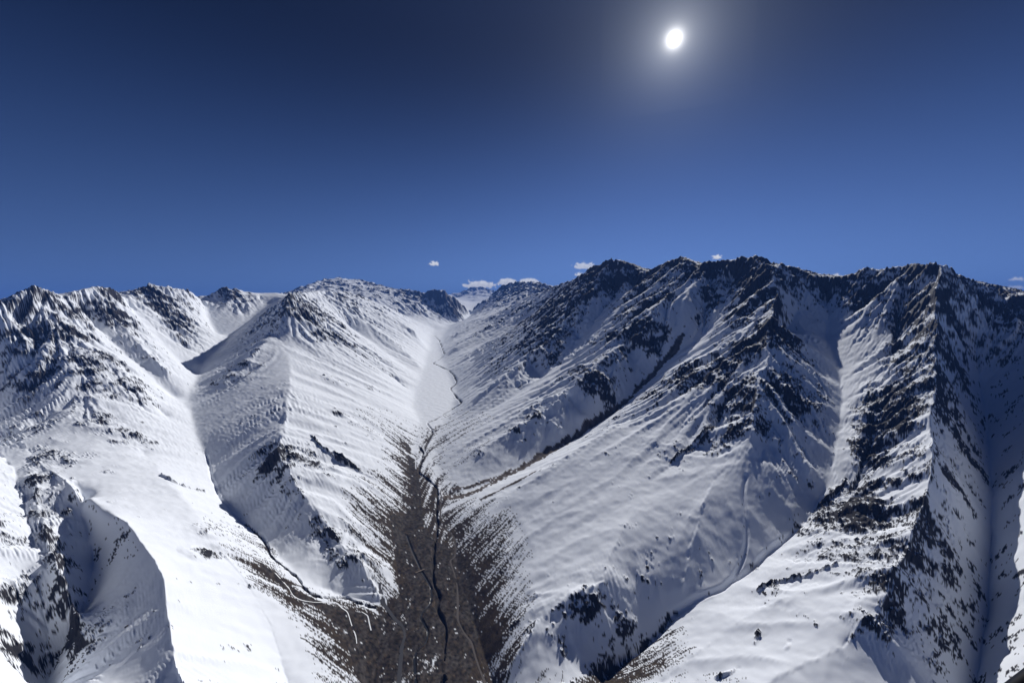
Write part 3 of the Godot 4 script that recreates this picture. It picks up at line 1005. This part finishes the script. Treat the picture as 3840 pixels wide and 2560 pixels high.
func make_roads() -> void:
	var looks := {
		"dirt_road": [plain(Color(0.105, 0.092, 0.085), 0.95), "pale dirt road along the east bank above the gorge"],
		"snow_road": [plain(Color(0.84, 0.86, 0.9), 0.8), "snow covered road bend above the gorge at slide fan"],
		"snow_track": [plain(Color(0.82, 0.84, 0.88), 0.8), ""],
		"valley_road": [plain(Color(0.062, 0.062, 0.068), 0.9), "grey road curving across the brown valley floor"],
		"river": [plain(Color(0.022, 0.025, 0.03), 0.35), "narrow dark river winding along the brown valley floor"],
	}
	var tracks := ["thin snow filled track beside the side stream on brown slope", "short snow filled gully line on the brown slope"]
	for m in MARKS:
		if not looks.has(m[0]):
			continue
		var line := curve(m[3], 0)
		var half: float = m[1] * 0.8
		var st := SurfaceTool.new()
		st.begin(Mesh.PRIMITIVE_TRIANGLES)
		var run := 0.0
		var total := 0
		var edge := []
		for k in line.size():
			var ahead := (line[mini(k + 1, line.size() - 1)] - line[maxi(k - 1, 0)]).normalized()
			var side := Vector2(-ahead.y, ahead.x)
			var wide := half * (0.8 + 0.35 * sin(run * 0.045) * sin(run * 0.021 + 1.0))
			if k > 0:
				run += line[k].distance_to(line[k - 1])
			for s in 5:
				var p: Vector2 = line[k] + side * wide * (s * 0.5 - 1.0)
				st.add_vertex(Vector3(p.x, ground_at(p.x, p.y) + 0.35, -p.y))
			total += 1
		for k in total - 1:
			for s in 4:
				var n := k * 5 + s
				for q in [n, n + 5, n + 1, n + 1, n + 5, n + 6]:
					st.add_index(q)
		st.generate_normals()
		var o := MeshInstance3D.new()
		o.name = "river" if m[0] == "river" else "path" if m[0] == "snow_track" else "road"
		o.mesh = st.commit()
		o.material_override = looks[m[0]][0]
		var label: String = looks[m[0]][1]
		if label == "":
			label = tracks.pop_front()
		tag(o, label, o.name, "", "structure")
		add_child(o, true)


func crag(seed_value: int) -> ArrayMesh:
	# one broken block of rock: a rounded lump cut by flat faces, snow lodged on its ledges
	var r := RandomNumberGenerator.new()
	r.seed = seed_value
	var cuts := []
	for k in 9:
		var v := Vector3(r.randf_range(-1, 1), r.randf_range(-0.3, 1), r.randf_range(-1, 1)).normalized()
		cuts.append([v, r.randf_range(0.5, 0.85)])
	var st := SurfaceTool.new()
	st.begin(Mesh.PRIMITIVE_TRIANGLES)
	var lat := 5
	var lon := 9
	var ring := []
	for a in lat + 1:
		for b in lon:
			var up := PI * (a / float(lat) - 0.35)
			var turn := TAU * (b + 0.5 * (a % 2)) / lon
			var v := Vector3(cos(turn) * cos(clampf(up, -1.2, 1.57)), sin(clampf(up, -1.2, 1.57)), sin(turn) * cos(clampf(up, -1.2, 1.57)))
			v *= r.randf_range(0.85, 1.15)
			for c in cuts:
				var over: float = v.dot(c[0]) - c[1]
				if over > 0.0:
					v -= c[0] * over
			ring.append(v)
	for a in lat:
		for b in lon:
			var p: Vector3 = ring[a * lon + b]
			var q: Vector3 = ring[a * lon + (b + 1) % lon]
			var s: Vector3 = ring[(a + 1) * lon + b]
			var t: Vector3 = ring[(a + 1) * lon + (b + 1) % lon]
			for tri in [[p, s, q], [q, s, t]]:
				var face: Vector3 = (tri[1] - tri[0]).cross(tri[2] - tri[0]).normalized()
				var white: bool = absf(face.y) > 0.8 and tri[0].y > 0.2
				for v in tri:
					st.set_color(Color(0.84, 0.86, 0.9) if white else Color(0.034, 0.032, 0.037))
					st.add_vertex(v)
	st.generate_normals()
	return st.commit()


func make_rocks() -> void:
	var kinds := []
	for k in 8:
		kinds.append(crag(40 + k))
	var m := StandardMaterial3D.new()
	m.vertex_color_use_as_albedo = true
	m.roughness = 0.9
	for s in spots:
		var o := MeshInstance3D.new()
		o.name = "rock_outcrop"
		o.mesh = kinds[rng.randi_range(0, 7)]
		o.material_override = m
		var p: Vector3 = s[1]
		var n: Vector3 = s[2]
		var size := (1.7 + 0.0009 * -p.z) * exp(rng.randf_range(-0.5, 0.75))
		var flat := Vector3(n.x, 0, n.z)
		var lean := n.lerp(Vector3.UP, 0.5).normalized()
		var side := lean.cross(Vector3(cos(rng.randf() * TAU), 0, sin(rng.randf() * TAU))).normalized()
		var b := Basis(side, lean, side.cross(lean)).scaled_local(Vector3(size * rng.randf_range(0.9, 1.7), size * rng.randf_range(0.6, 1.0), size * rng.randf_range(0.8, 1.3)))
		o.transform = Transform3D(b, p - lean * size * 0.15 - flat * size * 0.1)
		mountains[s[0]].add_child(o, true)
	var places := [[-733, 692, 3.4, "round dark boulder standing alone on the shaded snow slope"], [-846, 759, 2.0, "small dark boulder higher on the shaded snow bowl"], [-931, 904, 1.4, "tiny boulder just below the rounded snow crest"]]
	for q in places:
		var o := MeshInstance3D.new()
		o.name = "boulder"
		o.mesh = kinds[2]
		o.material_override = m
		o.transform = Transform3D(Basis().scaled(Vector3.ONE * q[2]), Vector3(q[0], ground_at(q[0], q[1]) + 0.4 * q[2], -q[1]))
		tag(o, q[3], "boulder", "boulders on the shaded snow slope")
		add_child(o, true)


func block(st: SurfaceTool, from: Vector3, to: Vector3) -> void:
	var c := [Vector3(from.x, from.y, from.z), Vector3(to.x, from.y, from.z), Vector3(to.x, from.y, to.z), Vector3(from.x, from.y, to.z), Vector3(from.x, to.y, from.z), Vector3(to.x, to.y, from.z), Vector3(to.x, to.y, to.z), Vector3(from.x, to.y, to.z)]
	for f in [[0, 1, 2, 3], [7, 6, 5, 4], [0, 4, 5, 1], [1, 5, 6, 2], [2, 6, 7, 3], [3, 7, 4, 0]]:
		for k in [0, 2, 1, 0, 3, 2]:
			st.add_vertex(c[f[k]])


func part(parent: Node3D, called: String, st: SurfaceTool, m: Material) -> MeshInstance3D:
	st.generate_normals()
	var o := MeshInstance3D.new()
	o.name = called
	o.mesh = st.commit()
	o.material_override = m
	parent.add_child(o, true)
	return o


func shape() -> SurfaceTool:
	var st := SurfaceTool.new()
	st.begin(Mesh.PRIMITIVE_TRIANGLES)
	st.set_smooth_group(-1)
	return st


func make_bridge() -> void:
	var a := Vector2(-275, 1065)
	var b := Vector2(-258, 1078)
	var mid := (a + b) / 2.0
	var root := Node3D.new()
	root.name = "bridge"
	tag(root, "small plank bridge over the narrow river in the brown valley", "bridge")
	add_child(root)
	root.position = Vector3(mid.x, maxf(ground_at(a.x, a.y), ground_at(b.x, b.y)) + 0.6, -mid.y)
	root.rotation.y = atan2(b.y - a.y, b.x - a.x)
	var half := a.distance_to(b) / 2.0 + 3.0
	var wood := plain(Color(0.22, 0.18, 0.15), 0.9)
	var st := shape()
	block(st, Vector3(-half, 0, -1.8), Vector3(half, 0.4, 1.8))
	part(root, "deck", st, wood)
	for s in [-1.0, 1.0]:
		st = shape()
		block(st, Vector3(-half, 1.2, s * 1.7 - 0.12), Vector3(half, 1.4, s * 1.7 + 0.12))
		for k in 5:
			var x := lerpf(-half + 0.3, half - 0.3, k / 4.0)
			block(st, Vector3(x - 0.12, 0.4, s * 1.7 - 0.1), Vector3(x + 0.12, 1.2, s * 1.7 + 0.1))
		part(root, "railing", st, wood)
		st = shape()
		block(st, Vector3(s * half - 1.2, -7.0, -2.2), Vector3(s * half + 1.2, 0.0, 2.2))
		part(root, "abutment", st, plain(Color(0.08, 0.075, 0.07), 0.95))


func make_skid() -> void:
	# the landing skid of the helicopter that the view is taken from
	var root := Node3D.new()
	root.name = "helicopter_skid"
	tag(root, "dark metal landing skid of a helicopter high above the slope", "skid")
	add_child(root)
	var from := Vector3(1.815, -0.980, -1.114)
	var to := Vector3(1.310, -1.363, -1.078)
	root.position = (from + to) / 2.0
	root.look_at_from_position(root.position, to, Vector3.UP)
	var dark := plain(Color(0.012, 0.013, 0.018), 0.35)
	var long := from.distance_to(to)
	var tube := CylinderMesh.new()
	tube.top_radius = 0.03
	tube.bottom_radius = 0.03
	tube.height = long
	tube.radial_segments = 32
	var foot := SphereMesh.new()
	foot.radius = 0.03
	foot.height = 0.06
	for k in 3:
		var o := MeshInstance3D.new()
		o.name = "tube" if k == 0 else "end_cap"
		o.mesh = tube if k == 0 else foot
		o.position.z = 0.0 if k == 0 else long * (k - 1.5)
		o.material_override = dark
		o.rotation.x = PI / 2.0
		root.add_child(o, true)
